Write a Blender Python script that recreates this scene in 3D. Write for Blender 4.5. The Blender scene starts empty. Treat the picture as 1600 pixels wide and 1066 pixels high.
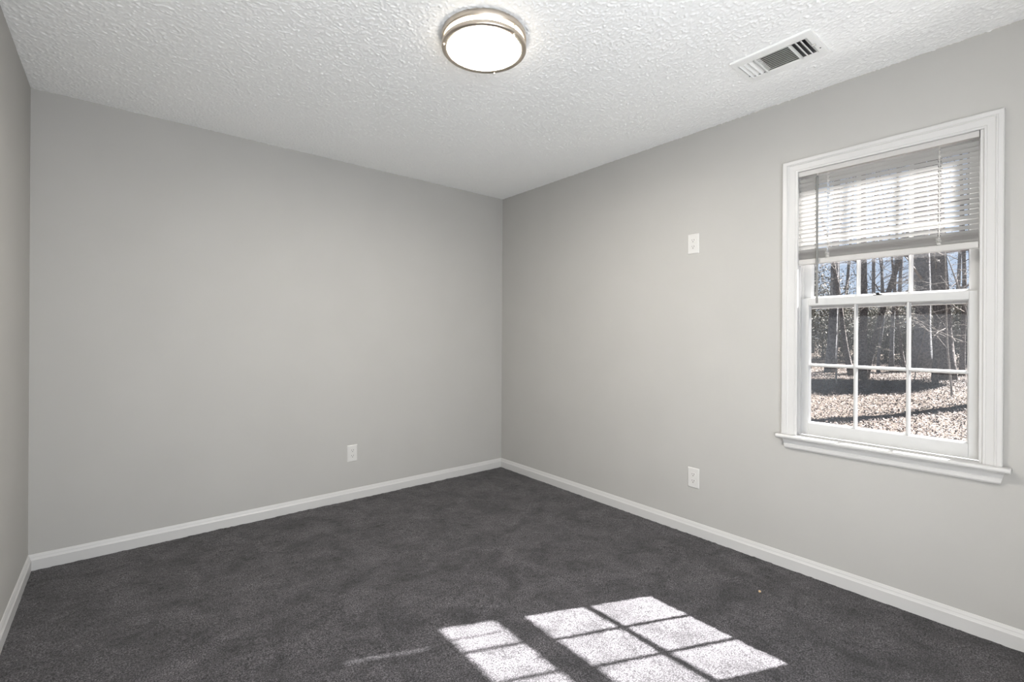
import bpy, math, random
import numpy as np
from mathutils import Vector, Matrix

S = bpy.context.scene
COL = S.collection
random.seed(7)

# ------------------------------------------------------------------ camera
F_PX, YAW, ROLL = 740.21, 0.8800, 0.0058
CAM = Vector((-2.6874, -3.3960, 1.2104))
fw = Vector((math.cos(YAW), math.sin(YAW), 0))
rt = Vector((math.sin(YAW), -math.cos(YAW), 0))
up = Vector((0, 0, 1))
r2 = rt * math.cos(ROLL) + up * math.sin(ROLL)
u2 = up * math.cos(ROLL) - rt * math.sin(ROLL)
cd = bpy.data.cameras.new('camera')
cd.sensor_width = 36.0
cd.lens = F_PX * 36.0 / 1600.0
cd.shift_y = -10.56 / 1600.0
cd.clip_start = 0.02
cd.clip_end = 400
cam = bpy.data.objects.new('camera', cd)
COL.objects.link(cam)
m = Matrix((r2, u2, -fw)).transposed().to_4x4()
m.translation = CAM
cam.matrix_world = m
S.camera = cam

# ------------------------------------------------------------------ world, sun, fill light, exposure
SUN_DIR = Vector((-0.8235, 0.3640, -0.7630)).normalized()      # the way the light travels
W = bpy.data.worlds.new('sky')
S.world = W
W.use_nodes = True
wn, wl = W.node_tree.nodes, W.node_tree.links
wn.clear()
wo = wn.new('ShaderNodeOutputWorld')
bg = wn.new('ShaderNodeBackground')
tc = wn.new('ShaderNodeTexCoord')
sx = wn.new('ShaderNodeSeparateXYZ')
cr = wn.new('ShaderNodeValToRGB')
cr.color_ramp.elements[0].position = 0.0
cr.color_ramp.elements[0].color = (0.72, 0.86, 1.05, 1)
cr.color_ramp.elements[1].position = 0.6
cr.color_ramp.elements[1].color = (0.30, 0.50, 0.85, 1)
wl.new(tc.outputs['Generated'], sx.inputs[0])
wl.new(sx.outputs['Z'], cr.inputs['Fac'])
wl.new(cr.outputs['Color'], bg.inputs['Color'])
bg.inputs['Strength'].default_value = 0.9
wl.new(bg.outputs[0], wo.inputs['Surface'])

sd = bpy.data.lights.new('sun', 'SUN')
sd.energy = 84.0
sd.angle = math.radians(0.55)
sd.color = (1.0, 0.985, 0.985)
sun = bpy.data.objects.new('sun', sd)
COL.objects.link(sun)
sun.location = (10, -6, 12)
sun.rotation_euler = SUN_DIR.to_track_quat('-Z', 'Y').to_euler()

# fill light added behind the camera, in an invented opening, to even the room
ad = bpy.data.lights.new('rear_fill_light', 'AREA')
ad.shape = 'RECTANGLE'
ad.size, ad.size_y = 1.8, 2.2
ad.energy = 54.0
ad.color = (0.93, 0.96, 1.0)
al = bpy.data.objects.new('rear_fill_light', ad)
COL.objects.link(al)
al.location = (-2.08, -3.88, 1.22)
al.rotation_euler = Vector((0.0, 1.0, 0.20)).to_track_quat('-Z', 'Z').to_euler()

LAMP_POWER = 190.0
S.view_settings.view_transform = 'Standard'
S.view_settings.look = 'None'
S.view_settings.gamma = 1.0
S.view_settings.use_curve_mapping = False
S.view_settings.exposure = 0.0
S.cycles.use_denoising = True
S.cycles.max_bounces = 14
S.cycles.diffuse_bounces = 8
S.cycles.glossy_bounces = 4
S.cycles.transparent_max_bounces = 16
S.cycles.transmission_bounces = 6
S.cycles.sample_clamp_indirect = 8.0
S.cycles.caustics_reflective = False
S.cycles.caustics_refractive = False


# ------------------------------------------------------------------ helpers
class MB:
    """collects shapes into one mesh"""
    def __init__(self):
        self.v, self.f, self.s = [], [], []

    def add(self, verts, faces, smooth=False):
        o = len(self.v)
        self.v += [tuple(q) for q in verts]
        self.f += [tuple(i + o for i in q) for q in faces]
        self.s += [smooth] * len(faces)
        return self

    def box(self, x0, x1, y0, y1, z0, z1):
        x0, x1 = min(x0, x1), max(x0, x1)
        y0, y1 = min(y0, y1), max(y0, y1)
        z0, z1 = min(z0, z1), max(z0, z1)
        v = [(x0, y0, z0), (x1, y0, z0), (x1, y1, z0), (x0, y1, z0), (x0, y0, z1), (x1, y0, z1), (x1, y1, z1), (x0, y1, z1)]
        return self.add(v, [(0, 3, 2, 1), (4, 5, 6, 7), (0, 1, 5, 4), (1, 2, 6, 5), (2, 3, 7, 6), (3, 0, 4, 7)])

    def prism(self, prof, frames, smooth=False):
        """prof: closed list of (a,b); frames: list of functions (a,b)->xyz; skins consecutive frames and caps the ends"""
        n = len(prof)
        v = [fr(a, b) for fr in frames for a, b in prof]
        f = []
        for k in range(len(frames) - 1):
            for i in range(n):
                j = (i + 1) % n
                f.append((k * n + i, k * n + j, (k + 1) * n + j, (k + 1) * n + i))
        f.append(tuple(range(n - 1, -1, -1)))
        f.append(tuple((len(frames) - 1) * n + i for i in range(n)))
        return self.add(v, f, smooth)

    def tube(self, pts, rads, seg=8, smooth=True):
        pts = [Vector(q) for q in pts]
        v, f = [], []
        n = len(pts)
        ref = Vector((0.31, 0.77, 0.11))
        for i, q in enumerate(pts):
            d = (pts[min(i + 1, n - 1)] - pts[max(i - 1, 0)]).normalized()
            a = d.cross(ref)
            if a.length < 1e-4:
                a = d.cross(Vector((1, 0, 0)))
            a.normalize()
            b = d.cross(a)
            for k in range(seg):
                t = 2 * math.pi * k / seg
                v.append(q + (a * math.cos(t) + b * math.sin(t)) * rads[i])
        for i in range(n - 1):
            for k in range(seg):
                l = (k + 1) % seg
                f.append((i * seg + k, i * seg + l, (i + 1) * seg + l, (i + 1) * seg + k))
        f.append(tuple(range(seg - 1, -1, -1)))
        f.append(tuple((n - 1) * seg + k for k in range(seg)))
        return self.add(v, f, smooth)

    def lathe(self, prof, c, seg=96, smooth=True):
        """prof: list of (r, z) turned about the vertical through c"""
        v, f = [], []
        for r, z in prof:
            for k in range(seg):
                t = 2 * math.pi * k / seg
                v.append((c[0] + r * math.cos(t), c[1] + r * math.sin(t), z))
        for i in range(len(prof) - 1):
            for k in range(seg):
                l = (k + 1) % seg
                f.append((i * seg + k, i * seg + l, (i + 1) * seg + l, (i + 1) * seg + k))
        return self.add(v, f, smooth)

    def build(self, name, mat, parent=None, bevel=0.0, autosmooth=None):
        me = bpy.data.meshes.new(name)
        me.from_pydata(self.v, [], self.f)
        me.validate()
        if len(me.polygons) == len(self.s):
            me.polygons.foreach_set('use_smooth', self.s)
        import bmesh
        bm = bmesh.new()
        bm.from_mesh(me)
        bmesh.ops.recalc_face_normals(bm, faces=bm.faces)
        bm.to_mesh(me)
        bm.free()
        o = bpy.data.objects.new(name, me)
        COL.objects.link(o)
        for q in (mat if isinstance(mat, (list, tuple)) else [mat]):
            me.materials.append(q)
        if bevel:
            md = o.modifiers.new('bevel', 'BEVEL')
            md.width = bevel
            md.segments = 2
            md.limit_method = 'ANGLE'
            md.angle_limit = math.radians(35)
        if parent:
            attach(o, parent)
        return o


def attach(o, parent):
    o.parent = parent
    o.matrix_parent_inverse = Matrix.Translation(-world_loc(parent))


def world_loc(o):
    return Vector(o.location) if o.parent is None else Vector((0, 0, 0))


def empty(name, loc, label=None, cat=None, group=None, kind=None):
    o = bpy.data.objects.new(name, None)
    COL.objects.link(o)
    o.location = loc
    o.empty_display_size = 0.05
    return tag(o, label, cat, group, kind)


def tag(o, label=None, cat=None, group=None, kind=None):
    for k, v in (('label', label), ('category', cat), ('group', group), ('kind', kind)):
        if v:
            o[k] = v
    return o


def np_mesh(name, v, quads, mat, smooth=True):
    me = bpy.data.meshes.new(name)
    me.vertices.add(len(v))
    me.vertices.foreach_set('co', np.asarray(v, np.float32).ravel())
    q = np.asarray(quads, np.int32)
    me.loops.add(q.size)
    me.loops.foreach_set('vertex_index', q.ravel())
    me.polygons.add(len(q))
    me.polygons.foreach_set('loop_start', np.arange(0, q.size, 4, dtype=np.int32))
    me.polygons.foreach_set('loop_total', np.full(len(q), 4, np.int32))
    me.polygons.foreach_set('use_smooth', np.full(len(q), smooth))
    me.update(calc_edges=True)
    me.materials.append(mat)
    o = bpy.data.objects.new(name, me)
    COL.objects.link(o)
    return o


def grid(xs, ys, zf):
    X, Y = np.meshgrid(xs, ys, indexing='ij')
    Z = zf(X, Y)
    v = np.stack([X, Y, Z], -1).reshape(-1, 3)
    nx, ny = len(xs), len(ys)
    i = np.arange(nx * ny).reshape(nx, ny)
    q = np.stack([i[:-1, :-1], i[1:, :-1], i[1:, 1:], i[:-1, 1:]], -1).reshape(-1, 4)
    return v, q


def blur_noise(rng, shape, sig):
    n = rng.standard_normal(shape)
    fx = np.fft.fftfreq(shape[0])[:, None]
    fy = np.fft.fftfreq(shape[1])[None, :]
    g = np.exp(-2 * (math.pi * sig) ** 2 * (fx ** 2 + fy ** 2))
    o = np.real(np.fft.ifft2(np.fft.fft2(n) * g))
    return o / o.std()


# ------------------------------------------------------------------ materials
def mat(name, col, rough=0.5, metal=0.0, spec=0.5, bump=None, vary=None, extra=None):
    """bump=(scale, strength, distance, detail); vary=(scale, other colour, lo, hi, detail)"""
    M = bpy.data.materials.new(name)
    M.use_nodes = True
    nt = M.node_tree
    b = nt.nodes['Principled BSDF']
    b.inputs['Base Color'].default_value = (*col, 1)
    b.inputs['Roughness'].default_value = rough
    b.inputs['Metallic'].default_value = metal
    b.inputs['Specular IOR Level'].default_value = spec
    tcn = nt.nodes.new('ShaderNodeTexCoord')
    if vary:
        n = nt.nodes.new('ShaderNodeTexNoise')
        n.inputs['Scale'].default_value = vary[0]
        n.inputs['Detail'].default_value = vary[4]
        r = nt.nodes.new('ShaderNodeMapRange')
        r.inputs['From Min'].default_value = vary[2]
        r.inputs['From Max'].default_value = vary[3]
        mx = nt.nodes.new('ShaderNodeMix')
        mx.data_type = 'RGBA'
        mx.inputs['A'].default_value = (*col, 1)
        mx.inputs['B'].default_value = (*vary[1], 1)
        nt.links.new(tcn.outputs['Object'], n.inputs['Vector'])
        nt.links.new(n.outputs['Fac'], r.inputs['Value'])
        nt.links.new(r.outputs['Result'], mx.inputs['Factor'])
        nt.links.new(mx.outputs['Result'], b.inputs['Base Color'])
    if bump:
        n = nt.nodes.new('ShaderNodeTexNoise')
        n.inputs['Scale'].default_value = bump[0]
        n.inputs['Detail'].default_value = bump[3]
        bp = nt.nodes.new('ShaderNodeBump')
        bp.inputs['Strength'].default_value = bump[1]
        bp.inputs['Distance'].default_value = bump[2]
        nt.links.new(tcn.outputs['Object'], n.inputs['Vector'])
        nt.links.new(n.outputs['Fac'], bp.inputs['Height'])
        nt.links.new(bp.outputs['Normal'], b.inputs['Normal'])
    return M


WALL = mat('wall_paint', (0.428, 0.420, 0.400), 0.62, spec=0.3, bump=(260, 0.10, 0.002, 2), vary=(3.0, (0.418, 0.410, 0.390), 0.35, 0.65, 2))
CEIL = mat('popcorn_ceiling', (0.90, 0.90, 0.885), 0.9, spec=0.1)
TRIM = mat('white_trim_paint', (0.535, 0.53, 0.519), 0.36, spec=0.45, bump=(30, 0.02, 0.002, 2))
SASHM = mat('white_sash_paint', (0.50, 0.50, 0.492), 0.40, spec=0.45, bump=(40, 0.03, 0.002, 2))
PLATE = mat('white_plastic', (0.60, 0.592, 0.572), 0.28, spec=0.5)
SLOT = mat('dark_slot', (0.03, 0.028, 0.025), 0.6)
SCREW = mat('painted_screw', (0.62, 0.61, 0.58), 0.35, metal=0.3)
NICKEL = mat('brushed_nickel', (0.62, 0.55, 0.47), 0.34, metal=1.0, bump=(300, 0.05, 0.001, 2))
VENTM = mat('white_vent_enamel', (0.84, 0.84, 0.82), 0.4)
DUCT = mat('dark_duct', (0.10, 0.10, 0.10), 0.7)
LOCK = mat('dark_bronze', (0.03, 0.028, 0.026), 0.4, metal=0.6)
WAND = mat('grey_clear_plastic', (0.20, 0.20, 0.19), 0.25)
CORD = mat('white_cord', (0.62, 0.61, 0.58), 0.8)
SILLM = mat('exterior_trim', (0.70, 0.70, 0.68), 0.5)


def carpet_mat():
    M = bpy.data.materials.new('dark_cut_pile_carpet')
    M.use_nodes = True
    nt = M.node_tree
    N, L = nt.nodes, nt.links
    b = N['Principled BSDF']
    b.inputs['Roughness'].default_value = 0.95
    b.inputs['Specular IOR Level'].default_value = 0.05
    b.inputs['Sheen Weight'].default_value = 0.15
    b.inputs['Sheen Roughness'].default_value = 0.6
    t = N.new('ShaderNodeTexCoord')
    n1 = N.new('ShaderNodeTexNoise')          # single tufts
    n1.inputs['Scale'].default_value = 185
    n1.inputs['Detail'].default_value = 4
    n1.inputs['Roughness'].default_value = 0.75
    r1 = N.new('ShaderNodeValToRGB')
    e = r1.color_ramp.elements
    e[0].position, e[0].color = 0.39, (0.008, 0.007, 0.0085, 1)
    e[1].position, e[1].color = 0.61, (0.232, 0.217, 0.232, 1)
    k = e.new(0.5)
    k.color = (0.061, 0.0555, 0.0595, 1)
    n2 = N.new('ShaderNodeTexNoise')          # the way the pile lies after vacuuming
    n2.inputs['Scale'].default_value = 6.5
    n2.inputs['Detail'].default_value = 5
    n2.inputs['Roughness'].default_value = 0.62
    n2.inputs['Distortion'].default_value = 0.6
    r2_ = N.new('ShaderNodeMapRange')
    r2_.inputs['From Min'].default_value = 0.32
    r2_.inputs['From Max'].default_value = 0.70
    r2_.inputs['To Min'].default_value = 0.26
    r2_.inputs['To Max'].default_value = 0.90
    mu = N.new('ShaderNodeMix')
    mu.data_type = 'RGBA'
    mu.blend_type = 'MULTIPLY'
    mu.inputs['Factor'].default_value = 1.0
    for q in (n1, n2):
        L.new(t.outputs['Object'], q.inputs['Vector'])
    L.new(n1.outputs['Fac'], r1.inputs['Fac'])
    L.new(n2.outputs['Fac'], r2_.inputs['Value'])
    L.new(r1.outputs['Color'], mu.inputs['A'])
    L.new(r2_.outputs['Result'], mu.inputs['B'])
    L.new(mu.outputs['Result'], b.inputs['Base Color'])
    bp = N.new('ShaderNodeBump')
    bp.inputs['Strength'].default_value = 0.8
    bp.inputs['Distance'].default_value = 0.006
    L.new(n1.outputs['Fac'], bp.inputs['Height'])
    L.new(bp.outputs['Normal'], b.inputs['Normal'])
    return M


def glass_mat(name, tint=0.93, dust=0.0045):
    M = bpy.data.materials.new(name)
    M.use_nodes = True
    nt = M.node_tree
    N, L = nt.nodes, nt.links
    N.clear()
    out = N.new('ShaderNodeOutputMaterial')
    tr = N.new('ShaderNodeBsdfTransparent')
    tr.inputs['Color'].default_value = (tint, tint, tint * 1.005, 1)
    gl = N.new('ShaderNodeBsdfGlossy')
    gl.inputs['Roughness'].default_value = 0.0
    fr = N.new('ShaderNodeFresnel')
    fr.inputs['IOR'].default_value = 1.35
    mx = N.new('ShaderNodeMixShader')
    L.new(fr.outputs[0], mx.inputs[0])
    L.new(tr.outputs[0], mx.inputs[1])
    L.new(gl.outputs[0], mx.inputs[2])
    df = N.new('ShaderNodeBsdfTranslucent')
    df.inputs['Color'].default_value = (0.8, 0.85, 0.9, 1)
    no = N.new('ShaderNodeTexNoise')
    no.inputs['Scale'].default_value = 3
    no.inputs['Detail'].default_value = 4
    t = N.new('ShaderNodeTexCoord')
    L.new(t.outputs['Object'], no.inputs['Vector'])
    mr = N.new('ShaderNodeMapRange')
    mr.inputs['From Min'].default_value = 0.1
    mr.inputs['From Max'].default_value = 0.75
    mr.inputs['To Max'].default_value = dust
    L.new(no.outputs['Fac'], mr.inputs['Value'])
    m2 = N.new('ShaderNodeMixShader')
    L.new(mr.outputs[0], m2.inputs[0])
    L.new(mx.outputs[0], m2.inputs[1])
    L.new(df.outputs[0], m2.inputs[2])
    L.new(m2.outputs[0], out.inputs['Surface'])
    return M


def translucent_mat(name, col, amount, tcol):
    M = mat(name, col, 0.4, spec=0.3)
    nt = M.node_tree
    N, L = nt.nodes, nt.links
    b = N['Principled BSDF']
    t = N.new('ShaderNodeBsdfTranslucent')
    t.inputs['Color'].default_value = (*tcol, 1)
    mx = N.new('ShaderNodeMixShader')
    mx.inputs[0].default_value = amount
    L.new(b.outputs[0], mx.inputs[1])
    L.new(t.outputs[0], mx.inputs[2])
    L.new(mx.outputs[0], N['Material Output'].inputs['Surface'])
    return M


def emit_mat(name, col, strength):
    M = bpy.data.materials.new(name)
    M.use_nodes = True
    N, L = M.node_tree.nodes, M.node_tree.links
    N.clear()
    o = N.new('ShaderNodeOutputMaterial')
    e = N.new('ShaderNodeEmission')
    e.inputs['Color'].default_value = (*col, 1)
    e.inputs['Strength'].default_value = strength
    L.new(e.outputs[0], o.inputs['Surface'])
    return M


def rand_col_mat(name, cols, rough=0.9, transl=0.0):
    """each loose piece takes its own colour between the given ones"""
    M = bpy.data.materials.new(name)
    M.use_nodes = True
    N, L = M.node_tree.nodes, M.node_tree.links
    b = N['Principled BSDF']
    b.inputs['Roughness'].default_value = rough
    b.inputs['Specular IOR Level'].default_value = 0.15
    g = N.new('ShaderNodeNewGeometry')
    r = N.new('ShaderNodeValToRGB')
    r.color_ramp.interpolation = 'CONSTANT'
    e = r.color_ramp.elements
    n = len(cols)
    e[0].position, e[0].color = 0, (*cols[0], 1)
    e[1].position, e[1].color = 1 / n, (*cols[1], 1)
    for i in range(2, n):
        k = e.new(i / n)
        k.color = (*cols[i], 1)
    L.new(g.outputs['Random Per Island'], r.inputs['Fac'])
    L.new(r.outputs['Color'], b.inputs['Base Color'])
    return M


CARPET = carpet_mat()
GLASS = glass_mat('window_glass')
SLATM = translucent_mat('white_vinyl_slat', (0.42, 0.413, 0.398), 0.007, (0.75, 0.75, 0.72))
BLINDM = mat('white_blind_enamel', (0.46, 0.448, 0.432), 0.4)
GLOW = emit_mat('lit_frosted_diffuser', (1.0, 0.945, 0.865), LAMP_POWER)
GLOW2 = emit_mat('dim_diffuser_edge', (1.0, 0.90, 0.77), LAMP_POWER * 0.055)

# ------------------------------------------------------------------ the room
XW, YR, H, T = -3.042, -3.86, 2.44, 0.13      # left wall, rear wall, ceiling height, wall thickness
WY0, WY1, WZ0, WZ1 = -3.150, -2.438, 0.675, 2.062   # rough opening in the window wall


def struct(o):
    o['kind'] = 'structure'
    return o


rng = np.random.default_rng(3)
# carpeted floor
xs = np.arange(XW, 0.0001, 0.0078)
xs = np.append(xs, 0.0)
ys = np.append(np.arange(YR, -0.0001, 0.0078), 0.0)
pile = blur_noise(rng, (len(xs), len(ys)), 0.8) * 0.0009 + blur_noise(rng, (len(xs), len(ys)), 6) * 0.0006
v, q = grid(xs, ys, lambda X, Y: pile + 0.001)
struct(np_mesh('floor', v, q, CARPET))
MB().box(XW - T, T, YR - T, T, -0.25, -0.012).build('floor_slab', SILLM)['kind'] = 'structure'

# popcorn ceiling, with the hole for the register
VY0, VY1, VX0, VX1 = -2.662, -2.388, -0.530, -0.380
NCX, NCY = 880, 1116
xs = np.linspace(XW, 0, NCX)
ys = np.linspace(YR, 0, NCY)
n1 = blur_noise(rng, (NCX, NCY), 0.70)
n2 = blur_noise(rng, (NCX, NCY), 1.25)
hgt = 0.0013 * np.maximum(n1 + 0.4, 0) + 0.0002 * np.maximum(n2, 0)
v, q = grid(xs, ys, lambda X, Y: H + 0.002 - hgt)
c = v[q].mean(axis=1)
keep = ~((c[:, 0] > VX0) & (c[:, 0] < VX1) & (c[:, 1] > VY0) & (c[:, 1] < VY1))
struct(np_mesh('ceiling', v, q[keep], CEIL))

struct(MB().box(XW - T, XW, YR - T, T, -0.012, H + 0.02).build('wall_left', WALL))
struct(MB().box(XW, T, 0, T, -0.012, H + 0.02).build('wall_far', WALL))
w = MB()
w.box(0, T, YR - T, WY0, -0.012, H + 0.02).box(0, T, WY1, 0, -0.012, H + 0.02)
w.box(0, T, WY0, WY1, -0.012, WZ0).box(0, T, WY0, WY1, WZ1, H + 0.02)
struct(w.build('wall_right', WALL))
w = MB()
RX0, RX1, RZ0, RZ1 = -3.00, -1.16, -0.012, 2.34  # unseen opening, made up to hold the added fill light
w.box(XW, RX0, YR - T, YR, -0.012, H + 0.02).box(RX1, 0, YR - T, YR, -0.012, H + 0.02)
w.box(RX0, RX1, YR - T, YR, RZ1, H + 0.02)
struct(w.build('wall_rear', WALL))

# baseboards: flat face with a stepped, rounded top
BP = [(0, 0.0), (0.0135, 0.0), (0.0135, 0.0530), (0.0112, 0.0565), (0.0080, 0.0640), (0.0074, 0.0680), (0.0050, 0.0735), (0.0030, 0.0785), (0, 0.0800)]
b = MB().prism(BP, [lambda a, z: (XW + a, -a, z), lambda a, z: (-a, -a, z)])
struct(b.build('baseboard_far', TRIM))
b = MB().prism(BP, [lambda a, z: (-a, -a, z), lambda a, z: (-a, YR, z)])
struct(b.build('baseboard_right', TRIM))
b = MB().prism(BP, [lambda a, z: (XW + a, -a, z), lambda a, z: (XW + a, YR, z)])
struct(b.build('baseboard_left', TRIM))

# ------------------------------------------------------------------ window_1
win = empty('window_1', (0, -2.788, 0.70), 'white double-hung window with six panes below and a half raised blind', 'window', kind='structure')
CY0, CY1, CZ1 = -3.192, -2.383, 2.112        # casing outer edges and top
IY0, IY1, IZ1 = -3.1335, -2.4545, 2.0505      # casing inner edges
# casing profile across its width: a = 0 at the inner edge, 1 at the outer
CP = [(0.0, 0.0), (0.0, 0.0085), (0.04, 0.0105), (0.15, 0.0105), (0.17, 0.0125), (0.36, 0.0135), (0.56, 0.0150), (0.62, 0.0178), (0.68, 0.0165), (0.72, 0.0185), (0.94, 0.0190), (1.0, 0.0172), (1.0, 0.0)]
SZ = 0.700


def cas(side):
    mb = MB()
    if side == 'left':
        fr = lambda z0: (lambda a, d: (-d, IY1 + (CY1 - IY1) * a, z0 if z0 is not None else IZ1 + (CZ1 - IZ1) * a))
        mb.prism(CP, [fr(SZ), fr(None)])
    elif side == 'right':
        fr = lambda z0: (lambda a, d: (-d, IY0 + (CY0 - IY0) * a, z0 if z0 is not None else IZ1 + (CZ1 - IZ1) * a))
        mb.prism(CP, [fr(SZ), fr(None)])
    else:
        mb.prism(CP, [lambda a, d: (-d, IY1 + (CY1 - IY1) * a, IZ1 + (CZ1 - IZ1) * a), lambda a, d: (-d, IY0 + (CY0 - IY0) * a, IZ1 + (CZ1 - IZ1) * a)])
    return mb


for s in ('left', 'right', 'head'):
    cas(s).build('casing', TRIM, win)
# stool with a rounded nose, and the apron under it
nose = [(0.045, 0.0), (0.045, -0.021)] + [(-0.033 - 0.0095 * math.sin(t), -0.0105 - 0.0105 * math.cos(t)) for t in [math.pi * k / 8 for k in range(9)]]
MB().prism([(x, z) for x, z in nose], [lambda a, z: (a if a < 0 else -0.0005, -2.3615, SZ + z), lambda a, z: (a if a < 0 else -0.0005, -3.2165, SZ + z)]).build('stool', TRIM, win, bevel=0.003)
MB().box(-0.0005, 0.047, WY0 + 0.002, WY1 - 0.002, SZ - 0.021, SZ).build('sill', TRIM, win)
AP = [(0.0, 0.0), (0.017, 0.0), (0.017, -0.006), (0.0145, -0.009), (0.013, -0.020), (0.012, -0.026), (0.0155, -0.030), (0.0155, -0.043), (0.013, -0.049), (0.009, -0.052), (0.0, -0.052)]
taper = lambda y, s: (lambda a, z: (-a, y + s * 0.013 * (-z / 0.052), SZ - 0.021 + z))
MB().prism(AP, [taper(-2.3875, -1), taper(-3.1975, 1)]).build('apron', TRIM, win)
# jamb liners and stops
j = MB()
j.box(0, T, WY1 - 0.008, WY1, WZ0, 2.058).box(0, T, WY0, WY0 + 0.008, WZ0, 2.058).box(0, T, WY0, WY1, 2.052, WZ1)
j.box(0.047, T + 0.03, WY0, WY1, WZ0 - 0.01, SZ - 0.006)
j.build('jamb', TRIM, win)
j = MB()
j.box(0.030, 0.043, WY1 - 0.018, WY1 - 0.008, SZ, 2.052).box(-0.001, 0.043, WY0 + 0.008, -3.1225, SZ, 2.052)
j.box(0.0795, 0.0835, WY1 - 0.016, WY1 - 0.008, SZ, 2.052).box(0.0795, 0.0835, WY0 + 0.008, WY0 + 0.016, SZ, 2.052)
j.build('stop', TRIM, win)
# outside casing
j = MB()
j.box(T, T + 0.025, WY1, WY1 + 0.06, WZ0, WZ1 + 0.06).box(T, T + 0.025, WY0 - 0.06, WY0, WZ0, WZ1 + 0.06).box(T, T + 0.025, WY0, WY1, WZ1, WZ1 + 0.06)
j.build('exterior_casing', SILLM, win)

GY0, GY1 = -3.087, -2.488                     # glass opening across


def sash(name, x0, x1, z0, z1, g0, g1, hbars):
    s = MB()
    SY0, SY1 = WY0 + 0.009, WY1 - 0.009
    gx = (x0 + x1) / 2 + 0.002
    s.box(x0, x1, SY0, GY0, z0, z1).box(x0, x1, GY1, SY1, z0, z1)
    s.box(x0, x1, GY0, GY1, z0, g0).box(x0, x1, GY0, GY1, g1, z1)
    o = s.build(name, SASHM, win, bevel=0.0015)
    # sloped glazing beads round each pane and the muntins between them
    mb = MB()
    yy = [GY0, GY0 + (GY1 - GY0) / 3, GY0 + 2 * (GY1 - GY0) / 3, GY1]
    zz = [g0] + hbars + [g1]
    bw, face = 0.0085, 0.0035
    for xi, xo in ((x0 + 0.003, gx - 0.002), (x1 - 0.003, gx + 0.002)):
        wx = lambda a: xi + (xo - xi) * a
        for k in (1, 2):                      # vertical bars
            yc = yy[k]
            pr = [(yc - face, 0), (yc + face, 0), (yc + bw, 1), (yc - bw, 1)]
            mb.prism(pr, [lambda y, a, z=g0: (wx(a), y, z), lambda y, a, z=g1: (wx(a), y, z)])
        for zc in hbars:
            pr = [(zc - face, 0.02), (zc + face, 0.02), (zc + bw, 1), (zc - bw, 1)]
            mb.prism(pr, [lambda z, a, y=GY0: (wx(a), y, z), lambda z, a, y=GY1: (wx(a), y, z)])
        for yc, sg in ((GY0, 1), (GY1, -1)):
            pr = [(yc, 0), (yc + sg * 0.0015, 0), (yc + sg * 0.007, 1), (yc, 1)]
            mb.prism(pr, [lambda y, a, z=g0: (wx(a), y, z), lambda y, a, z=g1: (wx(a), y, z)])
        for zc, sg in ((g0, 1), (g1, -1)):
            pr = [(zc, 0), (zc + sg * 0.0015, 0), (zc + sg * 0.007, 1), (zc, 1)]
            mb.prism(pr, [lambda z, a, y=GY0: (wx(a), y, z), lambda z, a, y=GY1: (wx(a), y, z)])
    mu = mb.build('muntin', SASHM)
    mu.parent = o
    g = MB().box(gx - 0.0014, gx + 0.0014, GY0 - 0.004, GY1 + 0.004, g0 - 0.004, g1 + 0.004).build('glass', GLASS)
    g.parent = o
    return o


lower = sash('lower_sash', 0.045, 0.079, SZ + 0.001, 1.4035, 0.7635, 1.3675, [1.0605])
upper = sash('upper_sash', 0.084, 0.113, 1.352, 2.051, 1.4085, 2.005, [1.707])
# sash lock on the meeting rail
k = MB().box(0.050, 0.072, -2.792, -2.758, 1.4035, 1.4075)
k.lathe([(0.0, 1.4075), (0.008, 1.4075), (0.008, 1.414), (0.005, 1.4165), (0.0, 1.417)], (0.060, -2.775), 20)
k.box(0.042, 0.058, -2.783, -2.769, 1.409, 1.415)
lk = k.build('sash_lock', LOCK)
lk.parent = lower

# ------------------------------------------------------------------ the mini blind
BY0, BY1 = -3.1195, -2.452
bl = empty('mini_blind', (0.012, -2.787, 2.05), 'white aluminium mini blind drawn halfway up in the window', 'window blind')
h = MB()
h.box(0.0, 0.026, BY0, BY1, 2.0265, 2.0505)
h.box(-0.0012, 0.0, BY0, BY1, 2.0255, 2.0285)
h.build('headrail', BLINDM, bl, bevel=0.001)
s = MB()
TILT, SW, PITCH = math.radians(33), 0.025, 0.0212
ztop = 2.003
NS = 18
XC = 0.013
cords = (-2.5830, -2.9965)


def slat(mb, zc, tilt, curve=0.0012, hole=True):
    # inner edge up, outer edge down, slightly crowned
    cs, sn = math.cos(tilt), math.sin(tilt)
    n = 4
    pr = []
    for i in range(n + 1):
        u = -SW / 2 + SW * i / n
        cz = curve * (1 - (2 * u / SW) ** 2)
        pr.append((XC + u * cs + cz * sn, zc - u * sn + cz * cs))
    ys_ = [BY0 + 0.002]
    for yc in sorted(cords):
        ys_ += [yc - 0.005, yc + 0.005]         # slots the lift cord runs through
    ys_.append(BY1 - 0.002)
    v = [(x, y, z) for y in ys_ for x, z in pr]
    f = []
    for k in range(len(ys_) - 1):
        for i in range(n):
            if hole and k % 2 == 1 and i in (1, 2):
                continue
            a = k * (n + 1) + i
            f.append((a, a + 1, a + n + 2, a + n + 1))
    mb.add(v, f, True)


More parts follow.
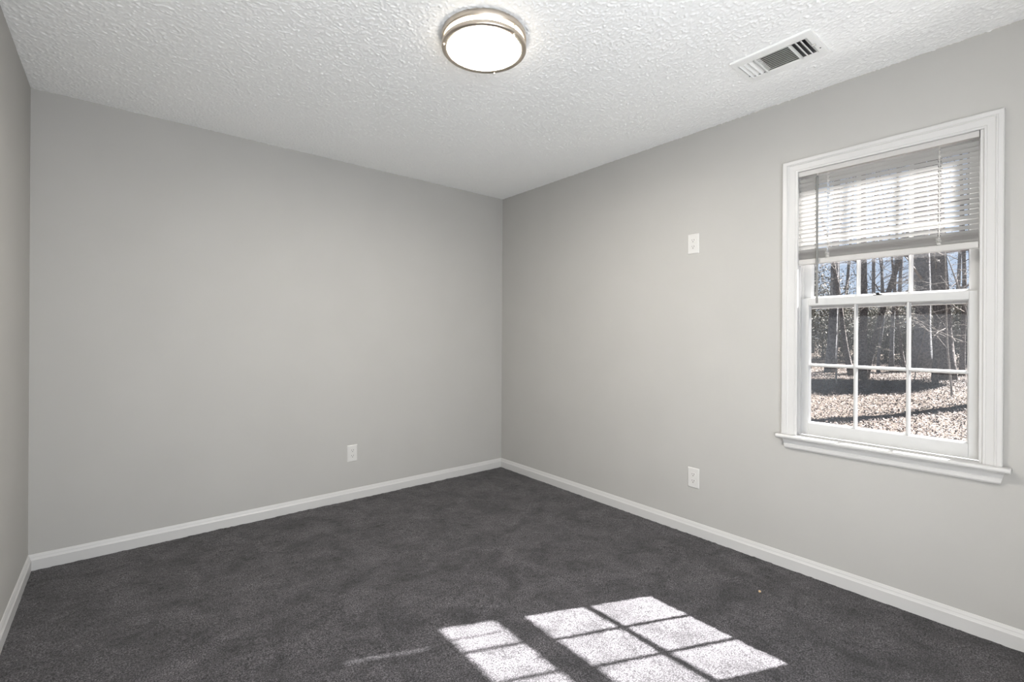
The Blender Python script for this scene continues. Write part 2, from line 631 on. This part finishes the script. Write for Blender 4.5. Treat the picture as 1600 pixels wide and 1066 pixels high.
for i in range(NS):
    slat(s, ztop - i * PITCH, TILT + random.uniform(-0.03, 0.03))
s.build('slats', SLATM, bl)
st = MB()
for i in range(5):
    slat(st, 1.6075 + 0.0054 * i, math.radians(31 + random.uniform(-3, 3)))
st.build('stacked_slats', BLINDM, bl)
MB().prism([(0.001, 1.577), (0.001, 1.596), (0.003, 1.6005), (0.023, 1.6005), (0.025, 1.596), (0.025, 1.577), (0.022, 1.574), (0.004, 1.574)], [lambda x, z: (x, BY0 + 0.002, z), lambda x, z: (x, BY1 - 0.002, z)]).build('bottom_rail', BLINDM, bl)
for yc in cords:
    c = MB()
    for xx in (XC - 0.0125, XC + 0.0125):
        c.tube([(xx, yc, 2.027), (xx, yc, 1.6), ], [0.0007, 0.0007], 6)
    c.tube([(XC, yc, 2.027), (XC, yc, 1.6)], [0.0009, 0.0009], 6)
    # gathered loops of ladder cord at the stack
    for kk in range(5):
        zz = 1.600 + kk * 0.006
        pts = [(XC - 0.0125 - 0.004 * math.sin(math.pi * t / 6), yc + 0.009 * math.cos(math.pi * 2 * t / 6 + kk), zz + 0.004 * math.sin(t)) for t in range(7)]
        c.tube(pts, [0.0008] * 7, 5)
    c.build('ladder_cord', CORD, bl)
    MB().lathe([(0.0, 1.5725), (0.006, 1.5725), (0.006, 1.5745), (0.0, 1.5745)], (XC, yc), 16).build('cord_button', PLATE, bl)
wd = MB()
wy = -2.5405
wd.tube([(-0.0035, wy, 2.012), (-0.0085, wy, 2.004), (-0.0085, wy - 0.001, 1.70), (-0.009, wy - 0.002, 1.3745)], [0.0036, 0.0050, 0.0050, 0.0052], 6, False)
wd.build('tilt_wand', WAND, bl)
hk = MB().tube([(0.004, wy, 2.0275), (-0.003, wy, 2.022), (-0.0045, wy, 2.012)], [0.0016, 0.0016, 0.0016], 8)
hk.build('wand_hook', PLATE, bl)

# ------------------------------------------------------------------ ceiling light
LC = (-1.533, -1.808)
lt = empty('ceiling_light', (LC[0], LC[1], H), 'round flush ceiling light with brushed nickel rings and lit white diffuser', 'ceiling light')
R = 0.1725
MB().lathe([(0.0, 2.444), (R, 2.444), (R + 0.001, 2.440), (R + 0.001, 2.4195), (R - 0.001, 2.4175), (R - 0.010, 2.4175), (R - 0.012, 2.4195), (R - 0.012, 2.438)], LC).build('mounting_ring', NICKEL, lt)
DR = R - 0.0125
DD = R - 0.0210
dome = [(DD * (1 - k / 12), 2.3890 - 0.0135 * (1 - (1 - k / 12) ** 2)) for k in range(13)]
MB().lathe(dome, LC).build('diffuser', GLOW, lt)
MB().lathe([(DR, 2.438), (DR, 2.3936), (DD, 2.3936)], LC).build('diffuser_band', GLOW2, lt)
ring = [(R - 0.0115, 2.3985), (R + 0.0005, 2.3985), (R + 0.0015, 2.3965), (R + 0.0015, 2.3855), (R - 0.001, 2.3825), (R - 0.0195, 2.3825), (R - 0.0205, 2.3845), (R - 0.0205, 2.3900), (R - 0.0115, 2.3930), (R - 0.0115, 2.3985)]
MB().lathe(ring, LC).build('lower_ring', NICKEL, lt)
for a in (math.radians(38), math.radians(158), math.radians(-82)):
    px_, py_ = LC[0] + (R - 0.004) * math.cos(a), LC[1] + (R - 0.004) * math.sin(a)
    MB().tube([(px_, py_, 2.420), (px_, py_, 2.379)], [0.0022, 0.0022], 10).lathe([(0.0, 2.375), (0.0035, 2.3765), (0.0045, 2.380), (0.0035, 2.3825), (0, 2.3827)], (px_, py_), 14).build('post', NICKEL, lt)

# ------------------------------------------------------------------ ceiling register
vt = empty('ceiling_vent', (-0.455, -2.525, H), 'white ceiling air vent with dark slots near the window wall', 'air vent')
PX0, PX1, PY0, PY1 = -0.568, -0.342, -2.690, -2.372
ZP = 2.4305
fr = MB()
# plate with sloped edge round the hole
fr.box(PX0, PX1, VY1 + 0.0, PY1, ZP, ZP + 0.0035).box(PX0, PX1, PY0, VY0, ZP, ZP + 0.0035)
fr.box(PX0, VX0 + 0.004, VY0, VY1, ZP, ZP + 0.0035).box(VX1 - 0.004, PX1, VY0, VY1, ZP, ZP + 0.0035)
fr.box(VX0, VX1, -2.462, -2.452, ZP, ZP + 0.0035).box(VX0, VX1, -2.604, -2.592, ZP, ZP + 0.0035)
for (a, b_, c_, d_) in ((PX0 - 0.004, PX0, PY0 - 0.004, PY1 + 0.004), (PX1, PX1 + 0.004, PY0 - 0.004, PY1 + 0.004), (PX0, PX1, PY0 - 0.004, PY0), (PX0, PX1, PY1, PY1 + 0.004)):
    fr.box(a, b_, c_, d_, ZP + 0.001, ZP + 0.0095)
fr.build('frame', VENTM, vt)
# middle bank: blades running along the wall
ml = MB()
nb = 10
for i in range(nb):
    xb = VX0 + 0.010 + (VX1 - VX0 - 0.020) * i / (nb - 1)
    ml.prism([(xb - 0.0012, ZP), (xb + 0.0012, ZP), (xb + 0.0150, ZP + 0.010), (xb + 0.0132, ZP + 0.010)], [lambda x, z: (x, -2.592, z), lambda x, z: (x, -2.462, z)])
ml.build('louver_bank', VENTM, vt)
for (y0_, y1_, lean) in ((-2.452, VY1, -1), (VY0, -2.604, 1)):
    lb = MB()
    for i in range(4):
        yb = y0_ + (y1_ - y0_) * i / 3
        w_ = 0.0022
        lb.prism([(yb - w_, ZP), (yb + w_, ZP), (yb + w_ + lean * 0.013, ZP + 0.016), (yb - w_ + lean * 0.013, ZP + 0.016)], [lambda y, z: (VX0, y, z), lambda y, z: (VX1, y, z)])
    lb.build('louver_bank', VENTM, vt)
dk = MB()
dk.box(VX0 - 0.004, VX0, VY0, VY1, ZP + 0.004, 2.56).box(VX1, VX1 + 0.004, VY0, VY1, ZP + 0.004, 2.56)
dk.box(VX0 - 0.004, VX1 + 0.004, VY0 - 0.004, VY0, ZP + 0.004, 2.56).box(VX0 - 0.004, VX1 + 0.004, VY1, VY1 + 0.004, ZP + 0.004, 2.56)
dk.box(VX0 - 0.004, VX1 + 0.004, VY0 - 0.004, VY1 + 0.004, 2.56, 2.565)
dk.build('duct', DUCT, vt)
MB().box(-0.462, -0.452, -2.676, -2.661, ZP - 0.006, ZP).build('damper_lever', SCREW, vt, bevel=0.001)
for y_ in (PY0 + 0.012, PY1 - 0.014):
    MB().lathe([(0.0, ZP - 0.0016), (0.0025, ZP - 0.0013), (0.0034, ZP)], (-0.410, y_), 12).build('screw', LOCK, vt)

# ------------------------------------------------------------------ wall outlets


def outlet(loc, rz, label):
    """built against the plane x=0 facing -x, then placed"""
    root = empty('wall_outlet', loc, label, 'wall outlet', 'duplex outlets on the walls')
    parts = []
    hw, hh = 0.0372, 0.0605
    pl = MB()
    pr = [(-hw, 0.0), (hw, 0.0), (hw, 0.0022), (hw - 0.004, 0.0055), (-hw + 0.004, 0.0055), (-hw, 0.0022)]
    v = []
    for (sy, sz, d) in ((hw, hh, 0.0), (hw, hh, 0.0022), (hw - 0.0045, hh - 0.0045, 0.0055)):
        v += [(-d, -sy, -sz), (-d, sy, -sz), (-d, sy, sz), (-d, -sy, sz)]
    f = [(0, 1, 2, 3), (8, 9, 10, 11)]
    for r_ in (0, 4):
        for i in range(4):
            n_ = (i + 1) % 4
            f.append((r_ + i, r_ + n_, r_ + 4 + n_, r_ + 4 + i))
    pl.add(v, f)
    parts.append((pl.build('faceplate', PLATE, bevel=0.0012), root))
    for s_ in (1, -1):
        rc = MB()
        zc = s_ * 0.0195
        seg = 28
        ring_ = []
        for k_ in range(seg):
            t_ = 2 * math.pi * k_ / seg
            ring_.append((0.0165 * math.cos(t_), max(-0.0125, min(0.0125, 0.0165 * math.sin(t_)))))
        rc.prism(ring_, [lambda y, z: (-0.0045, y, zc + z), lambda y, z: (-0.0072, y, zc + z)])
        o = rc.build('receptacle', PLATE)
        parts.append((o, root))
        sl = MB()
        sl.box(-0.0076, -0.007, -0.0078, -0.0054, zc + 0.0000, zc + 0.0085)
        sl.box(-0.0076, -0.007, 0.0054, 0.0076, zc + 0.0010, zc + 0.0078)
        g_ = [(0.0027 * math.cos(2 * math.pi * k_ / 12), -0.0065 + 0.0029 * math.sin(2 * math.pi * k_ / 12)) for k_ in range(12)]
        sl.prism(g_, [lambda y, z: (-0.007, y, zc + z), lambda y, z: (-0.0076, y, zc + z)])
        so = sl.build('slot', SLOT)
        so.parent = o
        parts.append((so, None))
    sc = MB()
    g_ = [(0.0026 * math.cos(2 * math.pi * k_ / 12), 0.0026 * math.sin(2 * math.pi * k_ / 12)) for k_ in range(12)]
    sc.prism(g_, [lambda y, z: (-0.0052, y, z), lambda y, z: (-0.0066, y, z)])
    parts.append((sc.build('screw', SCREW), root))
    for o, p in parts:
        if p:
            o.parent = p
    root.rotation_euler = (0, 0, rz)
    return root


outlet((0, -1.8755, 1.7665), 0, 'white outlet high on the window wall at blind height')
outlet((0, -1.8845, 0.3455), 0, 'white outlet low on the window wall above the right baseboard')
outlet((-1.3830, 0, 0.3380), math.pi / 2, 'white outlet low on the plain far wall')

# tiny crumb on the carpet
cm = MB().lathe([(0.0, 0.0045), (0.004, 0.004), (0.006, 0.008), (0.004, 0.012), (0.0, 0.0128)], (-0.366, -2.426), 7, False).build('crumb', mat('tan_scrap', (0.62, 0.45, 0.26), 0.8))
tag(cm, 'tiny tan scrap lying on the carpet near the right baseboard', 'scrap')

# ------------------------------------------------------------------ outdoors


def gz(x, y):
    return -0.50 + 0.0085 * x + 0.10 * max(0.0, -0.6 - y) * math.exp(-((y + 0.6) / 6) ** 2) + 0.05 * math.sin(x * 0.5 + y * 0.3) * min(1, x / 10) + 0.0020 * max(0, x - 24) ** 1.3


GROUND = mat('leaf_strewn_soil', (0.080, 0.060, 0.046), 0.95, spec=0.1, bump=(26, 0.8, 0.05, 6), vary=(7.0, (0.055, 0.044, 0.032), 0.42, 0.62, 6))
gx = np.concatenate([np.arange(0.2, 26, 0.35), np.arange(26, 90, 1.6)])
gy = np.concatenate([np.arange(-40, -6, 1.5), np.arange(-6, 12, 0.35), np.arange(12, 50, 1.5)])
v, q = grid(gx, gy, np.vectorize(gz))
v[:, 2] += np.random.default_rng(5).normal(0, 0.012, len(v))
struct(np_mesh('ground', v, q, GROUND))

LEAVES = rand_col_mat('dry_leaves', [(0.075, 0.057, 0.046), (0.066, 0.041, 0.031), (0.095, 0.078, 0.067), (0.049, 0.033, 0.025), (0.125, 0.108, 0.096), (0.066, 0.050, 0.041), (0.082, 0.053, 0.039)], 0.75)
lr = np.random.default_rng(11)


def quads_cloud(P, size, flat, rng_, aspect=0.6):
    """one bent leaf-like quad at every point"""
    n = len(P)
    a = rng_.uniform(0, 2 * np.pi, n)
    tilt = rng_.normal(0, flat, n)
    d1 = np.stack([np.cos(a) * np.cos(tilt), np.sin(a) * np.cos(tilt), np.sin(tilt)], -1)
    t2 = rng_.normal(0, flat, n)
    d2 = np.stack([-np.sin(a) * np.cos(t2), np.cos(a) * np.cos(t2), np.sin(t2)], -1)
    s = size * rng_.uniform(0.6, 1.3, n)[:, None]
    v = np.stack([P - d1 * s, P - d2 * s * aspect, P + d1 * s, P + d2 * s * aspect], 1).reshape(-1, 3)
    return v, np.arange(4 * n).reshape(n, 4)


n = 150000
X = 3.0 + 25 * lr.power(1.6, n)
ang = lr.uniform(math.radians(-6), math.radians(24), n)
Yp = CAM.y + (X - CAM.x) * np.tan(ang)
Z = np.array([gz(a, b) for a, b in zip(X, Yp)]) + lr.uniform(0.005, 0.05, n)
v, q = quads_cloud(np.stack([X, Yp, Z], -1), 0.021, 0.45, lr)
lo = np_mesh('leaf_litter', v, q, LEAVES, False)
tag(lo, 'fallen brown leaves covering the sunlit slope outside the window', 'leaf litter', kind='stuff')

BARK = mat('grey_brown_bark', (0.125, 0.108, 0.098), 0.95, spec=0.1, bump=(14, 1.0, 0.08, 5), vary=(18, (0.060, 0.052, 0.048), 0.42, 0.6, 5))
BARK2 = mat('cool_grey_bark', (0.14, 0.14, 0.14), 0.95, spec=0.1, bump=(16, 0.9, 0.05, 5), vary=(12, (0.08, 0.08, 0.084), 0.42, 0.6, 5))
PALE = mat('pale_sapling_bark', (0.27, 0.245, 0.215), 0.9, spec=0.1, vary=(20, (0.16, 0.14, 0.12), 0.4, 0.6, 4))
TWIG = mat('pale_twigs', (0.17, 0.152, 0.134), 0.9, spec=0.1)
NEEDLE = rand_col_mat('evergreen_leaves', [(0.090, 0.090, 0.074), (0.135, 0.132, 0.112), (0.065, 0.068, 0.055), (0.19, 0.178, 0.155), (0.11, 0.108, 0.09), (0.15, 0.136, 0.118)])
RUSSET = rand_col_mat('clinging_dry_leaves', [(0.10, 0.052, 0.030), (0.075, 0.045, 0.032), (0.13, 0.085, 0.055), (0.05, 0.040, 0.026)])


def on_px(px, x):
    """ground point standing in the direction of that photo column at depth x"""
    d = fw + r2 * ((px - 800) / F_PX)
    return CAM.y + (x - CAM.x) * d.y / d.x


def path(base, top, n, wob, rnd):
    pts = []
    p1, p2 = rnd.uniform(0, 6), rnd.uniform(0, 6)
    for i in range(n + 1):
        t = i / n
        q_ = Vector(base).lerp(Vector(top), t)
        q_ += Vector((wob * math.sin(3.1 * t + p1), wob * math.sin(4.3 * t + p2), 0)) * min(1, 3 * t)
        pts.append(q_)
    return pts


def twig_tree(mb, start, d, length, rad, depth, rnd, droop=0.0):
    """a limb that forks into finer twigs"""
    nseg = 4
    pts = [Vector(start)]
    dd = Vector(d).normalized()
    for i in range(nseg):
        dd = (dd + Vector((rnd.gauss(0, 0.16), rnd.gauss(0, 0.16), rnd.gauss(-droop, 0.12)))).normalized()
        pts.append(pts[-1] + dd * length / nseg)
    mb.tube(pts, [rad * (1 - 0.75 * i / nseg) for i in range(nseg + 1)], 5 if depth > 1 else 3)
    if depth <= 0:
        return
    for i in range(rnd.randint(3, 5)):
        k_ = rnd.randint(1, nseg)
        nd = dd + Vector((rnd.gauss(0, 0.55), rnd.gauss(0, 0.55), rnd.gauss(0.0, 0.4)))
        twig_tree(mb, pts[k_], nd, length * rnd.uniform(0.4, 0.7), rad * 0.45, depth - 1, rnd, droop)


def tree(name, px, x, width, height, label, bark, lean=(0, 0), limbs=6, limb_from=0.3, limb_len=1.8, group=None, seed=0, cat='tree', wob=0.08, leaves=None, twigm=None, y=None, depth=2):
    rnd = random.Random(seed * 31 + 5)
    y = on_px(px, x) if y is None else y
    z = gz(x, y)
    r_ = width / 2
    root = empty(name, (x, y, z), label, cat, group)
    pts = path((x, y, z - 0.15), (x + lean[0], y + lean[1], z + height), 14, wob, rnd)
    rads = [r_ * (1.35 if i == 0 else 1.1 if i == 1 else 1.0 - 0.62 * i / 14) for i in range(15)]
    MB().tube(pts, rads, 14).build('trunk', bark, root)
    if limbs:
        for i in range(limbs):
            mb = MB()
            t = limb_from + (1 - limb_from) * (i + rnd.random() * 0.8) / limbs
            f_ = t * 14
            k_ = min(13, int(f_))
            p_ = pts[k_].lerp(pts[k_ + 1], f_ - k_)
            a_ = rnd.uniform(0, 2 * math.pi)
            twig_tree(mb, p_, (math.cos(a_), math.sin(a_), rnd.uniform(-0.05, 0.7)), limb_len * rnd.uniform(0.7, 1.2), max(0.006, r_ * 0.22), depth, rnd)
            mb.build('branch', twigm or bark, root)
    if leaves:
        lm, cnt, rad3, zc, size = leaves
        g_ = np.random.default_rng(seed + 100)
        pp = g_.normal(0, 1, (cnt, 3))
        pp /= np.maximum(1e-6, np.linalg.norm(pp, axis=1))[:, None]
        pp *= (g_.uniform(0.15, 1, cnt) ** 0.5)[:, None]
        lump = blobs(pp, g_)
        pp *= lump[:, None]
        P = np.array([x + lean[0] * 0.5, y + lean[1] * 0.5, z + zc]) + pp * np.array(rad3)
        vv, qq = quads_cloud(P, size, 0.8, g_)
        fo = np_mesh('foliage', vv, qq, lm, False)
        attach(fo, root)
    return root


def blobs(p, g_):
    k_ = g_.normal(0, 1, (7, 3))
    k_ /= np.linalg.norm(k_, axis=1)[:, None]
    d = (p / np.maximum(1e-6, np.linalg.norm(p, axis=1))[:, None]) @ k_.T
    return 0.62 + 0.38 * np.clip(np.max(d, axis=1), 0, 1)


tree('tree', 1476, 20.0, 0.56, 13, 'thick dark brown tree trunk behind the right-hand window panes', BARK, lean=(0, 0.3), limbs=9, limb_from=0.16, limb_len=2.2, seed=1, twigm=TWIG)
tree('tree', 1440, 24.5, 0.62, 14, 'broad bluish-grey trunk beside the thick dark brown trunk', BARK2, limbs=7, limb_from=0.2, limb_len=2.2, seed=2, twigm=TWIG)
tree('tree', 1461, 17.0, 0.14, 8, 'slim dark trunk between the two broad trunks', BARK, lean=(0.2, -0.1), limbs=8, limb_from=0.2, limb_len=1.4, seed=3, twigm=TWIG)
tree('tree', 1297, 21.0, 0.36, 13, 'straight grey trunk behind the left-hand panes', BARK2, lean=(0, -0.5), limbs=7, limb_from=0.2, seed=4, twigm=TWIG)
tree('tree', 1333, 19.5, 0.20, 8, 'dark trunk leaning left toward the straight grey trunk', BARK, lean=(0, 1.5), limbs=7, limb_from=0.22, seed=5, wob=0.15)
tree('tree', 1347, 18.0, 0.27, 12, 'upright dark trunk behind the left edge of the middle panes', BARK, lean=(0, -0.1), limbs=7, limb_from=0.25, seed=6, leaves=(RUSSET, 420, (1.6, 1.6, 1.1), 4.3, 0.028))
tree('tree', 1350, 18.4, 0.21, 9, 'trunk leaning right from the foot of the upright dark trunk', BARK, lean=(0.2, -2.0), limbs=8, limb_from=0.25, seed=7)
tree('tree', 1393, 25.0, 0.17, 11, 'slender pale-grey trunk behind the middle panes', BARK2, lean=(0, -0.2), limbs=7, limb_from=0.25, seed=8)
tree('tree', 1415, 23.0, 0.13, 9, 'thin dark trunk tilting left, right of the slender pale-grey one', BARK, lean=(0, 1.0), limbs=7, limb_from=0.2, seed=9)
tree('tree', 1373, 22.0, 0.12, 6, 'thin crooked understory tree behind the middle panes', BARK2, limbs=9, limb_from=0.2, limb_len=1.5, seed=10, wob=0.2, twigm=TWIG)
tree('tree', 1503, 23.0, 0.17, 11, 'narrow trunk nearest the right side of the window', BARK, limbs=8, limb_from=0.2, seed=11, leaves=(RUSSET, 420, (1.2, 1.2, 1.6), 4.6, 0.028))
tree('sapling', 1489, 13.5, 0.048, 4.2, 'pale thin sapling in front of the thick dark brown trunk', PALE, lean=(0, 0.22), limbs=9, limb_from=0.25, limb_len=1.0, seed=12, cat='sapling', twigm=PALE, wob=0.04)
tree('sapling', 1307, 15.0, 0.045, 5.0, 'pale thin sapling right of the straight grey trunk', PALE, lean=(0, -0.05), limbs=7, limb_from=0.35, limb_len=0.9, seed=13, cat='sapling', twigm=PALE, wob=0.04)
tree('sapling', 1428, 18.0, 0.03, 3.6, 'bare twiggy sapling with many fine arching twigs', TWIG, lean=(0, -0.5), limbs=12, limb_from=0.25, limb_len=1.4, seed=14, cat='sapling', twigm=PALE, wob=0.06, depth=2)
tree('sapling', 1545, 12.5, 0.05, 3.4, 'bare twiggy sapling reaching in past the right edge of the glass', TWIG, lean=(0, 0.7), limbs=16, limb_from=0.3, limb_len=1.9, seed=15, cat='sapling', twigm=PALE, wob=0.06, depth=2)

# evergreens and brush that close the view
ev = [  # px, x, height, radius, count
    (1262, 27, 6.0, 2.6, 2600), (1285, 31, 4.2, 2.4, 2400), (1325, 29, 3.8, 2.0, 2300), (1352, 34, 4.4, 2.6, 2600), (1385, 30, 3.4, 2.0, 2200),
    (1412, 36, 4.2, 2.8, 2600), (1445, 32, 4.6, 2.2, 2400), (1482, 34, 3.8, 2.6, 2500), (1512, 30, 4.4, 2.2, 2400), (1235, 30, 6.5, 2.8, 2200), (1545, 32, 4.4, 2.6, 2000)]
for i, (px, x, hh, rr, cnt) in enumerate(ev):
    tree('evergreen_shrub', px, x, 0.16, hh * 0.85, 'dark evergreen shrub in the thicket behind the bare trunks', BARK, limbs=0, seed=40 + i, cat='shrub', group='evergreen thicket outside the window',
         leaves=(NEEDLE, int(cnt * 4.0), (rr, rr, hh * 0.52), hh * 0.46, 0.055))
tree('evergreen_tree', 0, 24.4, 0.3, 10.2, 'dark evergreen tree casting shade on the slope outside', BARK, limbs=0, seed=60, y=-2.9, leaves=(NEEDLE, 5000, (2.2, 2.2, 2.6), 8.6, 0.16))
tree('tree', 0, 16.0, 0.80, 12, 'bare tree casting a long shadow across the fallen leaves', BARK, lean=(0, 0.2), limbs=6, limb_from=0.45, seed=61, y=-3.75)
# far bare woods
far = [(1268, 38, 0.3), (1318, 41, 0.28), (1338, 36, 0.22), (1362, 44, 0.34), (1380, 40, 0.24), (1402, 42, 0.3), (1428, 45, 0.36), (1455, 40, 0.25), (1494, 43, 0.3), (1518, 38, 0.26)]
for i, (px, x, w_) in enumerate(far):
    tree('tree', px, x, w_, 13 + (i * 37 % 5), 'distant bare grey tree in the woods against the sky', BARK2, lean=(0, random.uniform(-0.8, 0.8)), limbs=9, limb_from=0.25, limb_len=2.8, group='distant bare trees outside the window', seed=80 + i)
